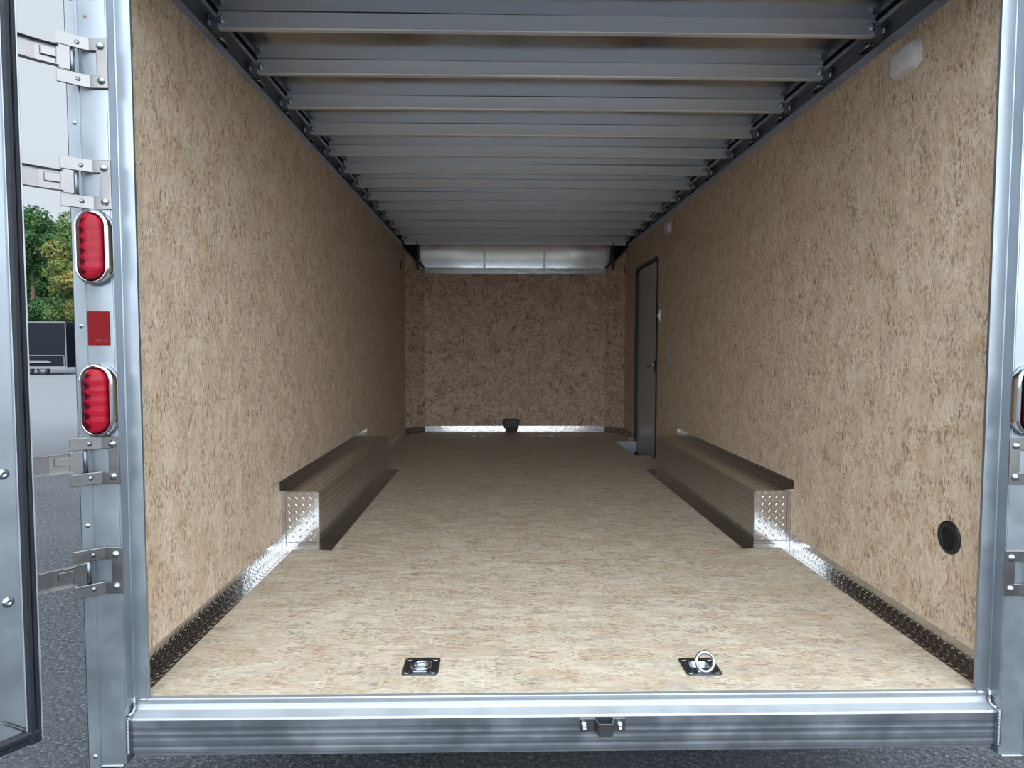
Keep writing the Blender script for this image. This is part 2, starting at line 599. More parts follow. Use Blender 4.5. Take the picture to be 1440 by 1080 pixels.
for sx, side in ((-1, 'left'), (1, 'right')):
    m = MB()
    d = .009
    pr = [(sx * W, YB), (sx * (W - C), YF), (sx * (W - C) + sx * d, YF + d), (sx * W + sx * d, YB + d)]
    if sx > 0:
        pr = pr[::-1]
    n_ = len(pr)
    # the top of the corner panel drops towards the front
    zt = {round(sx * W, 4): HP, round(sx * (W - C), 4): 1.876}
    P = []
    for i, (x, y) in enumerate(pr):
        P.append((x, y, -.01))
    for i, (x, y) in enumerate(pr):
        k = (abs(x) - (W - C)) / C
        P.append((x, y, 1.876 + (HP - 1.876) * max(0, min(1, k))))
    m.add(P, [(0, 1, 5, 4), (1, 2, 6, 5), (2, 3, 7, 6), (3, 0, 4, 7), (3, 2, 1, 0), (4, 5, 6, 7)])
    wc = struct(m.build('wall_front_' + side, 'front_board', origin=(sx * W, YB, 0)))
    # metal angle along the sloped top edge, and thin seams at both folds
    mm = MB()
    a = Vector((sx * (W - .004), YB, HP)); b = Vector((sx * (W - C), YF - .006, 1.876))
    mm.add([a + Vector((0, -.004, -.012)), b + Vector((0, -.004, -.012)), b + Vector((0, -.004, .02)), a + Vector((0, -.004, .03)),
            a + Vector((sx * .03, .05, .03)), b + Vector((sx * .03, .05, .02))], [(0, 1, 2, 3), (3, 2, 5, 4)])
    mm.build('edge_angle', 'dark_zinc', wc)

# ---- baseboards of checker plate
BH, BD = .064, .056


def lboard(name, x_wall, sx, y0, y1, mat='tread_plate'):
    m = MB()
    m.box(x_wall, x_wall - sx * .002, y0, y1, .002, BH)
    m.box(x_wall, x_wall - sx * BD, y0, y1, .0005, .0025)
    m.bars((x_wall - sx * .002, y0, .003), (0, 1, 0), (0, 0, 1), (-sx, 0, 0), y1 - y0, BH - .003)
    m.bars((x_wall - sx * .003, y0, .0025), (0, 1, 0), (-sx, 0, 0), (0, 0, 1), y1 - y0, BD - .004)
    return struct(m.build(name, mat, origin=(x_wall, y0, 0)))


for sx, side in ((-1, 'left'), (1, 'right')):
    b0 = lboard('baseboard_' + side, sx * W, sx, YR, 3.16)
    m = MB()
    y1 = 5.90 if sx > 0 else YB
    m.box(sx * W, sx * (W - .002), 5.19, y1, .002, BH); m.box(sx * W, sx * (W - BD), 5.19, y1, .0005, .0025)
    m.bars((sx * (W - .002), 5.19, .003), (0, 1, 0), (0, 0, 1), (-sx, 0, 0), y1 - 5.19, BH - .003)
    m.bars((sx * (W - .003), 5.19, .0025), (0, 1, 0), (-sx, 0, 0), (0, 0, 1), y1 - 5.19, BD - .004)
    if sx > 0:
        m.box(W, W - .002, 6.87, YB, .002, BH); m.box(W, W - BD, 6.87, YB, .0005, .0025)
    # across the corner panel
    n = Vector((-sx, -1, 0)).normalized()
    a = Vector((sx * W, YB, 0)); b = Vector((sx * (W - C), YF, 0))
    for lo, hi, th in ((.002, BH, .002),):
        m.add([a + Vector((0, 0, lo)), b + Vector((0, 0, lo)), b + Vector((0, 0, hi)), a + Vector((0, 0, hi)),
               a + n * th + Vector((0, 0, lo)), b + n * th + Vector((0, 0, lo)), b + n * th + Vector((0, 0, hi)), a + n * th + Vector((0, 0, hi))],
              [(0, 1, 2, 3), (4, 5, 6, 7), (3, 2, 6, 7), (0, 3, 7, 4), (1, 2, 6, 5)])
    m.add([a + Vector((0, 0, .0025)), b + Vector((0, 0, .0025)), b + n * BD + Vector((0, 0, .0025)), a + n * BD + Vector((0, 0, .0025))], [(0, 1, 2, 3)])
    m.build('far_run', 'tread_plate', b0)
m = MB()
m.prism([(YF - .0055, .004), (YF, .004), (YF, .067), (YF - .002, .067)], 'x', -W + C, W - C)
m.box(-W + C, W - C, YF - .05, YF, .0005, .0025)
m.bars((-W + C, YF - .0055, .004), (1, 0, 0), (0, .07, 1), (0, -1, .07), 2 * (W - C), .063)
struct(m.build('baseboard_front', 'tread_plate', origin=(0, YF, 0)))
struct(MB().box(-W + C, W - C, YF - .004, YF, 1.812, 1.876).bars((-W + C, YF - .004, 1.812), (1, 0, 0), (0, 0, 1), (0, -1, 0), 2 * (W - C), .064).build('trim_6', 'tread_plate', origin=(0, YF, 1.812)))

# ---- roof sheet and the curved cove at the front
rf = MB()
nx, ny = 40, 60
g = []
for j in range(ny + 1):
    y = YP + .02 + (7.60 - YP - .02) * j / ny
    for i in range(nx + 1):
        x = -1.29 + 2.58 * i / nx
        g.append((x, y, ZR + .0016 * math.sin(x * 2.1 + y * 1.3) * math.sin(y * 3.1)))
rf.add(g, [(j * (nx + 1) + i, j * (nx + 1) + i + 1, (j + 1) * (nx + 1) + i + 1, (j + 1) * (nx + 1) + i) for j in range(ny) for i in range(nx)], True)
ceil = struct(rf.build('ceiling', 'roof_sheet', origin=(0, YR, ZR)))
MB().box(-1.297, 1.297, YP + .01, 7.78, ZR + .03, ZR + .05).box(-1.297, 1.297, 7.76, 7.78, -.15, ZR + .05).build('outer_skin', 'grey_shell', ceil)
cv = MB()
R_, y0c = .62, 7.695
N_ = 20
cols = 24
pts = []
for j in range(N_ + 1):
    a = math.radians(0 + 34.5 * j / N_)
    for i in range(cols + 1):
        x = -1.09 + 2.18 * i / cols
        pts.append((x, y0c - R_ * (1 - math.cos(a)) + .0015 * math.sin(i * .9), 1.85 + R_ * math.sin(a)))
cv.add(pts, [(j * (cols + 1) + i, j * (cols + 1) + i + 1, (j + 1) * (cols + 1) + i + 1, (j + 1) * (cols + 1) + i) for j in range(N_) for i in range(cols)], True)
cove = struct(cv.build('ceiling_front_cove', 'cove_sheet', origin=(0, y0c, 1.85)))
for x in (-.353, .337):
    m = MB()
    for j in range(9):
        a0 = math.radians(34.5 * j / 9); a1 = math.radians(34.5 * (j + 1) / 9)
        P = []
        for a in (a0, a1):
            y = y0c - R_ * (1 - math.cos(a)); z = 1.85 + R_ * math.sin(a)
            P += [(x - .012, y - .018, z), (x + .012, y - .018, z), (x + .012, y - .002, z), (x - .012, y - .002, z)]
        m.add(P, [(0, 1, 5, 4), (1, 2, 6, 5), (3, 0, 4, 7)])
    m.build('rib', 'bow_steel', cove)
for sx in (-1, 1):
    m = MB()
    m.box(sx * 1.09, sx * 1.10, 7.46, 7.72, 1.85, 2.20)
    m.box(sx * 1.10, sx * 1.26, 7.66, 7.70, 1.85, 2.20)
    m.build('end_plate', 'undercoat', cove)
# header behind the last bow, and the one over the rear opening
struct(MB().box(-1.24, 1.24, 7.475, 7.50, 2.112, 2.19).build('trim_5', 'bow_steel', origin=(0, 7.49, 2.11), bevel=.002))

# ---- top rails along both sides
for k, sx in ((7, -1), (8, 1)):
    m = MB()
    m.box(sx * 1.285, sx * 1.289, YR, 7.74, 2.03, ZR)                 # recessed web
    m.box(sx * 1.245, sx * 1.249, YR, 7.50, 2.03, 2.118)              # lower face, just above the boards
    m.box(sx * 1.245, sx * 1.285, YR, 7.50, 2.114, 2.118)             # ledge
    m.box(sx * 1.238, sx * 1.285, YR, 7.50, ZR - .012, ZR - .008)     # upper flange under the roof
    m.box(sx * 1.238, sx * 1.241, YR, 7.50, ZR - .03, ZR - .008)
    rail = struct(m.build('trim_%d' % k, 'rail_steel', origin=(sx * 1.27, YR, 2.03)))

# ---- roof bows
P0 = 2.560
bow0 = thing('roof_bow', 'galvanised roof bow nearest the open rear of the trailer', 'roof beam', (0, P0, ZB), 'roof bows')
m = MB()
prof = [(P0, ZR - .001), (P0, ZB + .003), (P0 + .003, ZB), (P0 + .027, ZB), (P0 + .030, ZB + .003), (P0 + .030, ZR - .001)]
m.prism(prof[::-1], 'x', -1.235, 1.235)
m.build('beam', 'bow_steel', bow0)
for sx in (-1, 1):
    mm = MB()
    mm.box(sx * 1.235, sx * 1.262, P0 - .002, P0 + .002, ZB - .004, ZR - .004)
    mm.box(sx * 1.262, sx * 1.266, P0 - .002, P0 + .05, ZB + .004, ZR - .004)
    br = mm.build('end_bracket', 'rail_steel', bow0, bevel=.0008)
    bb = MB()
    bb.lathe((sx * 1.222, P0 - .001, ZB + .030), (0, -1, 0), [(.015, 0), (.015, .002), (.0115, .003), (.0115, .010), (.008, .013), (.0001, .014)], 14)
    bb.build('bolt', 'zinc', bow0)
    rod = MB()
    rod.cyl((sx * 1.266, P0 - .006, ZB + .006), (sx * 1.266, P0 - .006, ZR - .012), .006, n=10)
    rod.build('stud', 'zinc', bow0)
ORD = ['second', 'third', 'fourth', 'fifth', 'sixth', 'seventh', 'eighth', 'ninth', 'tenth', 'eleventh', 'twelfth']
for i in range(1, 13):
    b = copy_tree(bow0)
    b.location.y = P0 + .4064 * i
    b['label'] = ('galvanised roof bow, %s from the open rear' % ORD[i - 1]) if i < 12 else 'last galvanised roof bow, just in front of the shiny front cove'

# ---- oblong wiring clips in the rail recess between the bows
clips = []
for sx, side in ((-1, 'left'), (1, 'right')):
    for i in range(0, 11):
        if i in ((4, 7) if sx > 0 else (4, 7, 9)):
            continue
        y = P0 + .4064 * i + .13
        x = sx * 1.262
        t = thing('wire_clip', 'bright oblong metal clip on the %s roof rail, %s bay from the rear' % (side, (['first'] + ORD)[i]), 'clip', (sx * 1.285, y, 2.15), 'clips along the roof rails')
        m = MB()
        m.slab([(p, q) for p, q in rrect(.075, .022, .010, 4)], lambda u, v, h, y=y: (sx * (1.285 - h), y + u, 2.160 + v), .006)
        m.build('base', 'zinc', t)
        m = MB()
        m.tube([(sx * 1.281, y - .042, 2.158), (sx * 1.262, y - .034, 2.156), (sx * 1.262, y + .034, 2.156), (sx * 1.281, y + .042, 2.158)], .0075, 8)
        m.build('loop', 'zinc', t)

# ---- wheel boxes
def wheel_box(sx, label):
    xi = 1.051
    y0, y1, h = 3.165, 5.185, .278
    t = thing('wheel_box', label, 'wheel box', (sx * W, y0, 0), 'wheel boxes')
    m = MB()
    X = lambda v: sx * v
    m.box(X(W), X(xi), y0 + .003, y1, .003, h)
    m.bars((X(xi), y0 + .006, .036), (0, 1, 0), (0, 0, 1), (-sx, 0, 0), y1 - y0 - .01, h - .042)
    m.bars((X(xi + .003), y0 + .006, h), (0, 1, 0), (sx, 0, 0), (0, 0, 1), y1 - y0 - .01, W - xi - .034)
    m.build('box_shell', 'tread_plate', t)
    m = MB()
    m.box(X(W), X(xi - .001), y0, y0 + .003, .003, h - .001)                     # plate on the near end with its flanges
    m.box(X(W), X(W - .022), y0 - .002, y0 + .0, .003, h)
    m.box(X(W), X(xi), y0 - .030, y0, .0026, .0048)
    m.bars((X(xi + .004), y0, .034), (sx, 0, 0), (0, 0, 1), (0, -1, 0), W - xi - .028, h - .042)
    m.bars((X(xi + .002), y0 - .028, .0048), (sx, 0, 0), (0, 1, 0), (0, 0, 1), W - xi - .06, .026)
    e = m.build('end_plate', 'tread_plate', t)
    m = MB()
    m.box(X(xi), X(xi + .004), y0 - .0015, y0, .003, h + .001)
    m.box(X(W), X(xi), y0 - .0015, y0, h - .004, h + .001)
    m.build('bright_edge', 'zinc', e)
    m = MB()
    m.box(X(W), X(W - .003), y0 - .03, y1 + .03, h, .331)
    m.box(X(W), X(W - .03), y0 + .002, y1, h, h + .003)
    m.bars((X(W - .003), y0 - .03, h + .004), (0, 1, 0), (0, 0, 1), (-sx, 0, 0), y1 - y0 + .06, .331 - h - .006)
    m.build('wall_flange', 'tread_plate', t)
    m = MB()
    m.add([(X(xi), y0 - .02, .004), (X(.985), y0 - .045, .004), (X(.978), y1 + .045, .004), (X(xi), y1 + .02, .004),
           (X(xi), y0 - .02, .001), (X(.985), y0 - .045, .001), (X(.978), y1 + .045, .001), (X(xi), y1 + .02, .001)],
          [(0, 1, 2, 3), (0, 4, 5, 1), (1, 5, 6, 2), (2, 6, 7, 3), (4, 7, 6, 5)])
    m.bars((X(xi - .001), y0 - .015, .004), (0, 1, 0), (-sx, 0, 0), (0, 0, 1), y1 - y0 + .03, .064)
    m.build('floor_flange', 'tread_plate', t)
    m = MB()
    m.box(X(xi), X(xi - .0025), y0, y1, .004, .034)
    m.build('side_flange', 'tread_plate', t)
    m = MB()
    m.box(X(1.2085), X(1.2115), y0 - .003, y0, .012, h - .005)
    m.box(X(xi + .005), X(W - .002), y0 - .003, y0, .029, .032)
    m.build('sealant_line', 'dark_zinc', t)
    return t


wheel_box(-1, 'checker plate wheel box along the left wall')
wheel_box(1, 'checker plate wheel box along the right wall')

# ---- step well under the side door
t = thing('step_well', 'grey recessed step well in the floor below the side door', 'step', (1.12, 6.37, -.2), None)
m = MB()
zb = -.17
m.box(WX0, 1.285, WY0, WY1, zb - .004, zb)
m.box(WX0, WX0 + .003, WY0, WY1, zb, -.001)
m.box(WX0, W + .012, WY1 - .003, WY1, zb, -.001)
m.box(WX0, W + .012, WY0, WY0 + .003, zb, -.001)
m.build('tub', 'well_paint', t)
m = MB()
m.box(WX0 - .02, W + .01, WY1 - .006, WY1 + .002, -.001, .0035)
m.box(WX0 - .004, WX0 + .004, WY0, WY1, -.001, .003)
m.build('rim', 'well_paint', t, bevel=.001)

# ---- side door
dd = MB().box(W + .018, W + .035, DY0 + .012, DY1 - .02, DZ0 + .015, DZ1 - .02).build('door_1', 'door_skin', origin=(W, DY0, DZ0))
door = struct(dd)


def rect_loop(w, h, r, n=8):
    return rrect(w, h, r, n)


cy, cz = (DY0 + DY1) / 2, (DZ0 + DZ1) / 2
ow, oh = DY1 - DY0, DZ1 - DZ0
m = MB()
rings = []
for (w_, h_, r_, xx) in [(ow + .0, oh + .0, .075, W), (ow, oh, .075, W - .008), (ow - .012, oh - .012, .07, W - .012), (ow - .05, oh - .05, .055, W - .010), (ow - .062, oh - .062, .05, W + .004), (ow - .07, oh - .07, .05, W + .02)]:
    rings.append([(xx, cy + a, cz + b) for a, b in rrect(w_, h_, r_, 8)])
m.loft(rings, smooth=False, cap1=False)
m.build('door_frame', 'black_rubber', door)
m = MB()
for i in range(7):
    y = DY0 + .1 + i * .12
    m.lathe((W - .012, y, DZ1 - .016), (-1, 0, 0), [(.006, 0), (.004, .003), (.0001, .0035)], 8)
m.build('frame_screws', 'zinc', door)
m = MB()
m.slab(rrect(.085, .12, .012, 4), lambda u, v, h: (W + .018 - h, DY0 + .085 + u, .80 + v), .018)
lt = m.build('latch', 'black_plastic', door)
m = MB()
m.tube([(W - .0, DY0 + .10, .815), (W - .03, DY0 + .12, .818), (W - .045, DY0 + .17, .80), (W - .045, DY0 + .20, .785)], .008, 10)
m.build('lever', 'zinc', lt)

# white switch by the door
t = thing('light_switch', 'small white rocker switch on the right wall beside the side door', 'switch', (W, 5.855, 1.21))
m = MB(); m.slab([(a, b) for a, b in rrect(.05, .095, .006, 4)], lambda u, v, h: (W - h, 5.855 + u, 1.253 + v), .009); m.build('plate', 'white_plastic', t)
m = MB(); m.box(W - .009, W - .017, 5.840, 5.870, 1.232, 1.274); m.build('rocker', 'white_plastic', t, bevel=.002)


# ---- dome lamps on the right wall
def dome(y, z, w, h, label):
    t = thing('dome_lamp', label, 'lamp', (W, y, z - h / 2), 'unlit dome lamps on the right wall')
    m = MB(); m.slab(rrect(w, h, h * .32, 6), lambda u, v, hh: (W - hh, y + u, z + v), .006); m.build('base', 'white_plastic', t)
    m = MB()
    rings = []
    for s_, d in [(.97, .006), (.95, .014), (.86, .024), (.68, .029), (.40, .031), (.1, .0315)]:
        rings.append([(W - d, y + a * s_, z + b * s_) for a, b in rrect(w, h, h * .32, 6)])
    m.loft(rings); m.build('lens', 'white_lens', t)


dome(2.34, 1.967, .160, .098, 'pale oval dome lamp high on the right wall near the rear')
dome(5.575, 1.972, .160, .098, 'small pale dome lamp far down the right wall above the side door')


# ---- round louvred vents
def vent(x, sx, y, z, r, label):
    t = thing('wall_vent', label, 'vent', (x, y, z - r), 'round black wall vents')
    d = (-sx, 0, 0)
    m = MB(); m.lathe((x, y, z), d, [(r, 0), (r, .003), (r * .96, .006), (r * .66, .007), (r * .62, .002)], 40); m.build('ring', 'black_plastic', t)
    m = MB(); m.lathe((x, y, z), d, [(r * .63, .0008), (.0001, .0009)], 32); m.build('backing', 'undercoat', t)
    m = MB()
    for i in range(-6, 7):
        zz = i * r * .095
        half = math.sqrt(max(0, (r * .63) ** 2 - zz * zz))
        if half < .006:
            continue
        m.box(x - sx * .002, x - sx * .006, y - half, y + half, z + zz - r * .026, z + zz + r * .026)
    m.box(x - sx * .002, x - sx * .0055, y - .0015, y + .0015, z - r * .62, z + r * .62)
    m.build('louvres', 'black_plastic', t)


vent(W, 1, 2.037, .371, .0525, 'round black louvred vent low on the right wall near the rear')
vent(-W, -1, 7.12, 1.85, .05, 'round black vent high on the left wall at the far end')


# ---- recessed floor tie-downs
def dring(x, y, up, label):
    t = thing('floor_tie_down', label, 'tie-down ring', (x, y, 0), 'recessed floor tie-downs')
    m = MB()
    s = .054
    out = rrect(2 * s, 2 * s, .012, 6)
    n = len(out)
    # plate from the rounded square in to the round dish, then down into the dish
    circ = [(.036 * math.cos(math.atan2(b, a)), .036 * math.sin(math.atan2(b, a))) for a, b in out]
    circ2 = [(.037 * math.cos(2 * math.pi * i / 40), .037 * math.sin(2 * math.pi * i / 40)) for i in range(40)]
    m.loft([[(x + a, y + b, .0005) for a, b in out], [(x + a, y + b, .003) for a, b in out], [(x + a * .95, y + b * .95, .0042) for a, b in out], [(x + a * 1.06, y + b * 1.06, .0042) for a, b in circ]], smooth=False, cap1=False)
    plate = m.build('plate', 'dark_zinc', t)
    m = MB()
    m.loft([[(x + a * q, y + b * q, z) for a, b in circ2] for q, z in ((1.07, .0043), (1.0, .0036), (.94, .0005), (.88, -.006), (.80, -.012), (.66, -.016), (.4, -.0172), (.05, -.0175))], cap1=True)
    m.build('dish', 'zinc', plate)
    for a in (-1, 1):
        for b in (-1, 1):
            mm = MB(); mm.lathe((x + a * .040, y + b * .040, .0042), (0, 0, 1), [(.0095, 0), (.009, .001), (.005, .0022), (.0001, .0026)], 14)
            mm.build('screw', 'zinc', plate)
    m = MB(); m.box(x - .021, x + .021, y - .046, y - .030, .004, .012); m.build('saddle', 'zinc', plate, bevel=.003)
    m = MB()
    r = .026
    k = 32
    if up:
        pts = [(x + .004 + r * math.cos(2 * math.pi * i / k), y - .036 + .008 * math.sin(2 * math.pi * i / k), .014 + .020 + .026 * math.sin(2 * math.pi * i / k)) for i in range(k)]
    else:
        pts = [(x + r * math.cos(2 * math.pi * i / k), y - .012 + r * math.sin(2 * math.pi * i / k), .010) for i in range(k)]
    m.tube(pts, .0052, 10, closed=True)
    m.build('ring', 'zinc', t)


dring(-.4255, 1.968, False, 'left floor tie-down near the rear sill, its ring folded flat')
dring(.418, 1.953, True, 'right floor tie-down near the rear sill, its ring standing upright')
dring(-.418, 7.205, False, 'far left floor tie-down by the front wall, seen edge on')
dring(.432, 7.205, False, 'far right floor tie-down by the front wall, seen edge on')

# ---- black box at the foot of the front wall
t = thing('junction_box', 'black plastic box standing at the foot of the front wall', 'box', (-.042, 7.58, .003))
m = MB()
m.loft([[(-.042 + a * .76, 7.58 + b * .8, .003) for a, b in rrect(.175, .1, .012, 3)], [(-.042 + a * .78, 7.58 + b * .85, .045) for a, b in rrect(.175, .1, .012, 3)],
        [(-.042 + a * .97, 7.58 + b * .97, .055) for a, b in rrect(.175, .1, .012, 3)], [(-.042 + a, 7.58 + b, .125) for a, b in rrect(.175, .1, .012, 3)]], smooth=False, cap0=True)
m.build('body', 'black_plastic', t)
m = MB()
m.loft([[(-.042 + a * 1.06, 7.58 + b * 1.06, .122) for a, b in rrect(.175, .1, .012, 3)], [(-.042 + a * 1.06, 7.58 + b * 1.06, .140) for a, b in rrect(.175, .1, .012, 3)],
        [(-.042 + a * .93, 7.58 + b * .93, .153) for a, b in rrect(.175, .1, .012, 3)]], smooth=False, cap0=True)
m.build('lid', 'black_plastic', t)

# ---- rear frame: jambs, posts, header, sill
for k, sx in ((1, -1), (2, 1)):
    X = lambda v: sx * v
    m = MB()
    yj = 1.800
    xin = 1.155
    pr = [(X(1.194), YP + .0005), (X(1.1975), YP + .0005), (X(1.1975), yj + .013), (X(xin + .002), yj + .013), (X(xin), yj + .011), (X(xin), yj + .002), (X(xin + .002), yj), (X(1.192), yj), (X(1.194), yj - .002)]
    if sx > 0:
        pr = pr[::-1]
    m.prism(pr, 'z', -.008, 2.25)
    struct(m.build('trim_%d' % k, 'frame_aluminium', origin=(X(1.18), yj, 0)))

for sx, side in ((-1, 'left'), (1, 'right')):
    X = lambda v: sx * v
    t = thing('corner_post', 'tall aluminium rear corner post on the %s, %s' % (side, 'with hinges and two red tail lights' if sx < 0 else 'cut off by the picture edge'), 'post', (X(1.24), YP, -.165), 'rear corner posts')
    m = MB()
    m.box(X(1.198), X(1.2955), YP, YP + .10, -.165, 2.27)
    m.build('post_body', 'frame_aluminium', t, bevel=.002)
    m = MB()
    zs = -.30 if sx < 0 else -.166
    m.box(X(1.267), X(1.2985), YP - .0025, YP + .001, zs, 2.27)
    m.box(X(1.2960), X(1.2985), YP - .0025, YP + .12, zs, 2.27)
    strip = m.build('corner_strip', 'frame_aluminium', t, bevel=.0006)
    m = MB()
    m.box(X(1.205), X(1.266), YP - .004, YP + .06, -.169, -.163)
    m.build('foot_weld', 'weld', t, bevel=.002)
    for z in (1.54, 1.85, .493, -.139, 1.02):
        mm = MB(); mm.lathe((X(1.2805), YP - .0025, z), (0, -1, 0), [(.0062, 0), (.0055, .0016), (.003, .0028), (.0001, .003)], 14); mm.build('rivet', 'zinc', t)
    if sx < 0:
        for (x, z, r) in ((-1.247, 1.806, .0045), (-1.232, 1.85, .004)):
            mm = MB(); mm.lathe((x, YP - .0003, z), (0, -1, 0), [(r, 0), (r * .6, .0006), (.0001, .0008)], 10); mm.build('rust_spot', 'rust', t)

m = MB()
m.box(-1.20, 1.20, YP + .003, YP + .10, 2.03, 2.27)
struct(m.build('trim_3', 'frame_aluminium', origin=(0, YP, 2.03), bevel=.002))

# sill: bright nose at the floor edge, scooped face, ledge over the bumper
m = MB()
sp = [(1.822, -.019), (1.822, -.0005), (1.801, -.0005), (1.7985, -.003), (1.7985, -.008), (1.8025, -.010), (1.8030, -.018), (1.8005, -.027), (1.7985, -.030), (1.7965, -.0315), (1.7745, -.0425), (1.7715, -.0455), (1.7715, -.06), (1.85, -.06)]
m.prism(sp, 'x', -1.195, 1.195)
sill = struct(m.build('trim_4', 'sill_aluminium', origin=(0, 1.80, -.04)))
for sx in (-1, 1):
    X = lambda v: sx * v
    mm = MB()
    pts = [(X(1.193), 1.797, 0.004), (X(1.192), 1.796, -.010), (X(1.191), 1.795, -.022), (X(1.192), 1.790, -.032), (X(1.196), 1.772, -.036)]
    mm.tube(pts, .0048, 10)
    mm.tube([(X(1.190), 1.799, -.002), (X(1.175), 1.799, -.003), (X(1.158), 1.799, -.003)], .0040, 10)
    mm.build('weld_bead', 'weld', sill)

# bumper beam
t = thing('rear_bumper', 'long ribbed aluminium bumper beam under the rear sill', 'bumper', (0, YP, -.14))
m = MB()
YB_ = 1.770
bp_ = [(1.85, -.044), (YB_ + .004, -.044), (YB_, -.047)]
for i, z in enumerate((-.070, -.082, -.090, -.100, -.116, -.124)):
    bp_.append((YB_ + (.0006 if i % 2 else 0), z + .003)); bp_.append((YB_ + (.0 if i % 2 else .0006), z - .003))
bp_ += [(YB_, -.136), (YB_ + .003, -.139), (YB_ + .009, -.139), (YB_ + .009, -.150), (YB_ + .04, -.150), (1.85, -.150)]
m.prism(bp_, 'x', -1.186, 1.190)
m.build('beam', 'beam_aluminium', t)
for sx, xe in ((-1, 1.193), (1, 1.1965)):
    X = lambda v: sx * v
    mm = MB()
    w_, h_ = .0135, .106
    cxp, czp = X(xe + .0), -.086
    mm.loft([[(cxp + a, 1.80, czp + b) for a, b in rrect(w_, h_, .0055, 5)], [(cxp + a, 1.7635, czp + b) for a, b in rrect(w_, h_, .0055, 5)], [(cxp + a * .8, 1.7605, czp + b * .97) for a, b in rrect(w_, h_, .0055, 5)]], smooth=False)
    cap = mm.build('end_cap', 'weld', t)
    mm = MB()
    for i in range(26):
        z = czp - .047 + i * .0037
        mm.lathe((cxp - X(.0005), 1.7608, z), (0, -1, 0), [(.0042, -.001), (.0034, .0008), (.0001, .0016)], 8)
    mm.build('weld_bead', 'weld', cap)

# latch keeper bolted on the bumper
t = thing('latch_keeper', 'small bent metal latch keeper bolted to the middle of the bumper', 'latch keeper', (.09, YP, -.08))
m = MB()
z0, z1 = -.086, -.050


def strap(pts, th, z0a, z1a, mb):
    """bent flat strip seen from above: centre line (x, y), thickness th; z range per point"""
    n = len(pts)
    L = []; Rr = []
    for i in range(n):
        a = Vector(pts[max(0, i - 1)]); b = Vector(pts[min(n - 1, i + 1)])
        d = (b - a).normalized(); nr = Vector((-d.y, d.x)) * th / 2
        p = Vector(pts[i])
        L.append(p + nr); Rr.append(p - nr)
    loop = L + Rr[::-1]
    P = [(p.x, p.y, z0a) for p in loop] + [(p.x, p.y, z1a) for p in loop]
    N2 = len(loop)
    F = [(i, (i + 1) % N2, N2 + (i + 1) % N2, N2 + i) for i in range(N2)]
    for i in range(n - 1):
        F.append((i, i + 1, N2 - 2 - i, N2 - 1 - i)); F.append((N2 + i, N2 + N2 - 1 - i, N2 + N2 - 2 - i, N2 + i + 1))
    mb.add(P, F)


strap([(.030, 1.7675), (.071, 1.7675), (.081, 1.738), (.115, 1.738), (.124, 1.7675), (.156, 1.7675)], .0042, z0, z1, m)
m.build('bracket', 'stainless', t, bevel=.0008)
for x in (.042, .140):
    mm = MB()
    mm.lathe((x, 1.7655, -.067), (0, -1, 0), [(.0085, 0), (.0085, .0015), (.0062, .002), (.0062, .016), (.0048, .0165), (.0046, .012), (.0001, .012)], 14)
    mm.build('bolt', 'zinc', t)


# ---- strap hinges
def hinge(sx, zc, with_strap, label):
    X = lambda v: sx * v
    H = .063
    t = thing('strap_hinge', label, 'hinge', (X(1.24), YP, zc - H), 'strap hinges on the corner posts')
    m = MB()
    # C-shaped bracket: bar with two arms that stand off towards the pivot
    def arm(za, zb):
        top = [(1.191, YP - .004), (1.236, YP - .0045), (1.252, YP - .016), (1.284, YP - .045), (1.291, YP - .051)]
        mm = MB()
        strap([(X(a), b) for a, b in top], .005, za, zb, mm)
        m.add(mm.v, mm.f)
    arm(zc + .030, zc + H); arm(zc - H, zc - .030)
    m.box(X(1.1905), X(1.219), YP - .0065, YP - .0015, zc - H, zc + H)
    br = m.build('bracket', 'stainless', t, bevel=.0018)
    for dz in (-.043, .043):
        mm = MB(); mm.lathe((X(1.207), YP - .0065, zc + dz), (0, -1, 0), [(.0105, -.001), (.0100, .002), (.0075, .0048), (.004, .0064), (.0001, .0068)], 18); mm.build('rivet', 'zinc', t)
        mm = MB(); mm.lathe((X(1.256), YP - .0225, zc + dz * 1.05), (sx * -.9, -1, 0), [(.0062, -.001), (.0060, .0004), (.0001, .0006)], 14); mm.build('dimple', 'dark_zinc', t)
    mm = MB(); mm.cyl((X(1.272), YP - .020, zc - .052), (X(1.272), YP - .020, zc + .052), .0075, n=16); mm.build('pin', 'dark_zinc', t)
    if with_strap:
        mm = MB()
        # knuckle plate between the arms, with a narrowing tongue
        strap([(-1.267, YP - .034), (-1.289, YP - .053)], .004, zc - .029, zc + .029, mm)
        strap([(-1.288, YP - .0535), (-1.313, YP - .0755)], .004, zc - .006, zc + .016, mm)
        mm.build('knuckle', 'stainless', t, bevel=.001)
        mm = MB()
        # channel strap running round to the outside of the open door
        path = [(-1.290, YP - .047), (-1.325, YP - .078), (-1.352, YP - .112), (-1.372, YP - .132), (-1.46, YP - .258), (-1.55, YP - .387)]
        strap(path, .004, zc - .026, zc + .026, mm)
        up = MB(); 
        for dz in (-.026, .024):
            strap([(a + .007, b - .005) for a, b in path[:4]], .014, zc + dz, zc + dz + .0025, mm)
        mm.build('strap', 'stainless', t, bevel=.0008)
    return t


for sx, z, s_, lab in [(-1, 1.6875, True, 'topmost strap hinge on the left post, above the upper tail light'),
                       (-1, 1.382, True, 'strap hinge on the left post directly above the upper tail light'),
                       (-1, .668, True, 'strap hinge on the left post directly below the lower tail light'),
                       (-1, .3735, True, 'lowest strap hinge on the left post, near the asphalt view'),
                       (1, .660, False, 'hinge bracket on the right post just below the tail light'),
                       (1, .352, False, 'lower hinge bracket on the right post at the picture edge')]:
    hinge(sx, z, s_, lab)


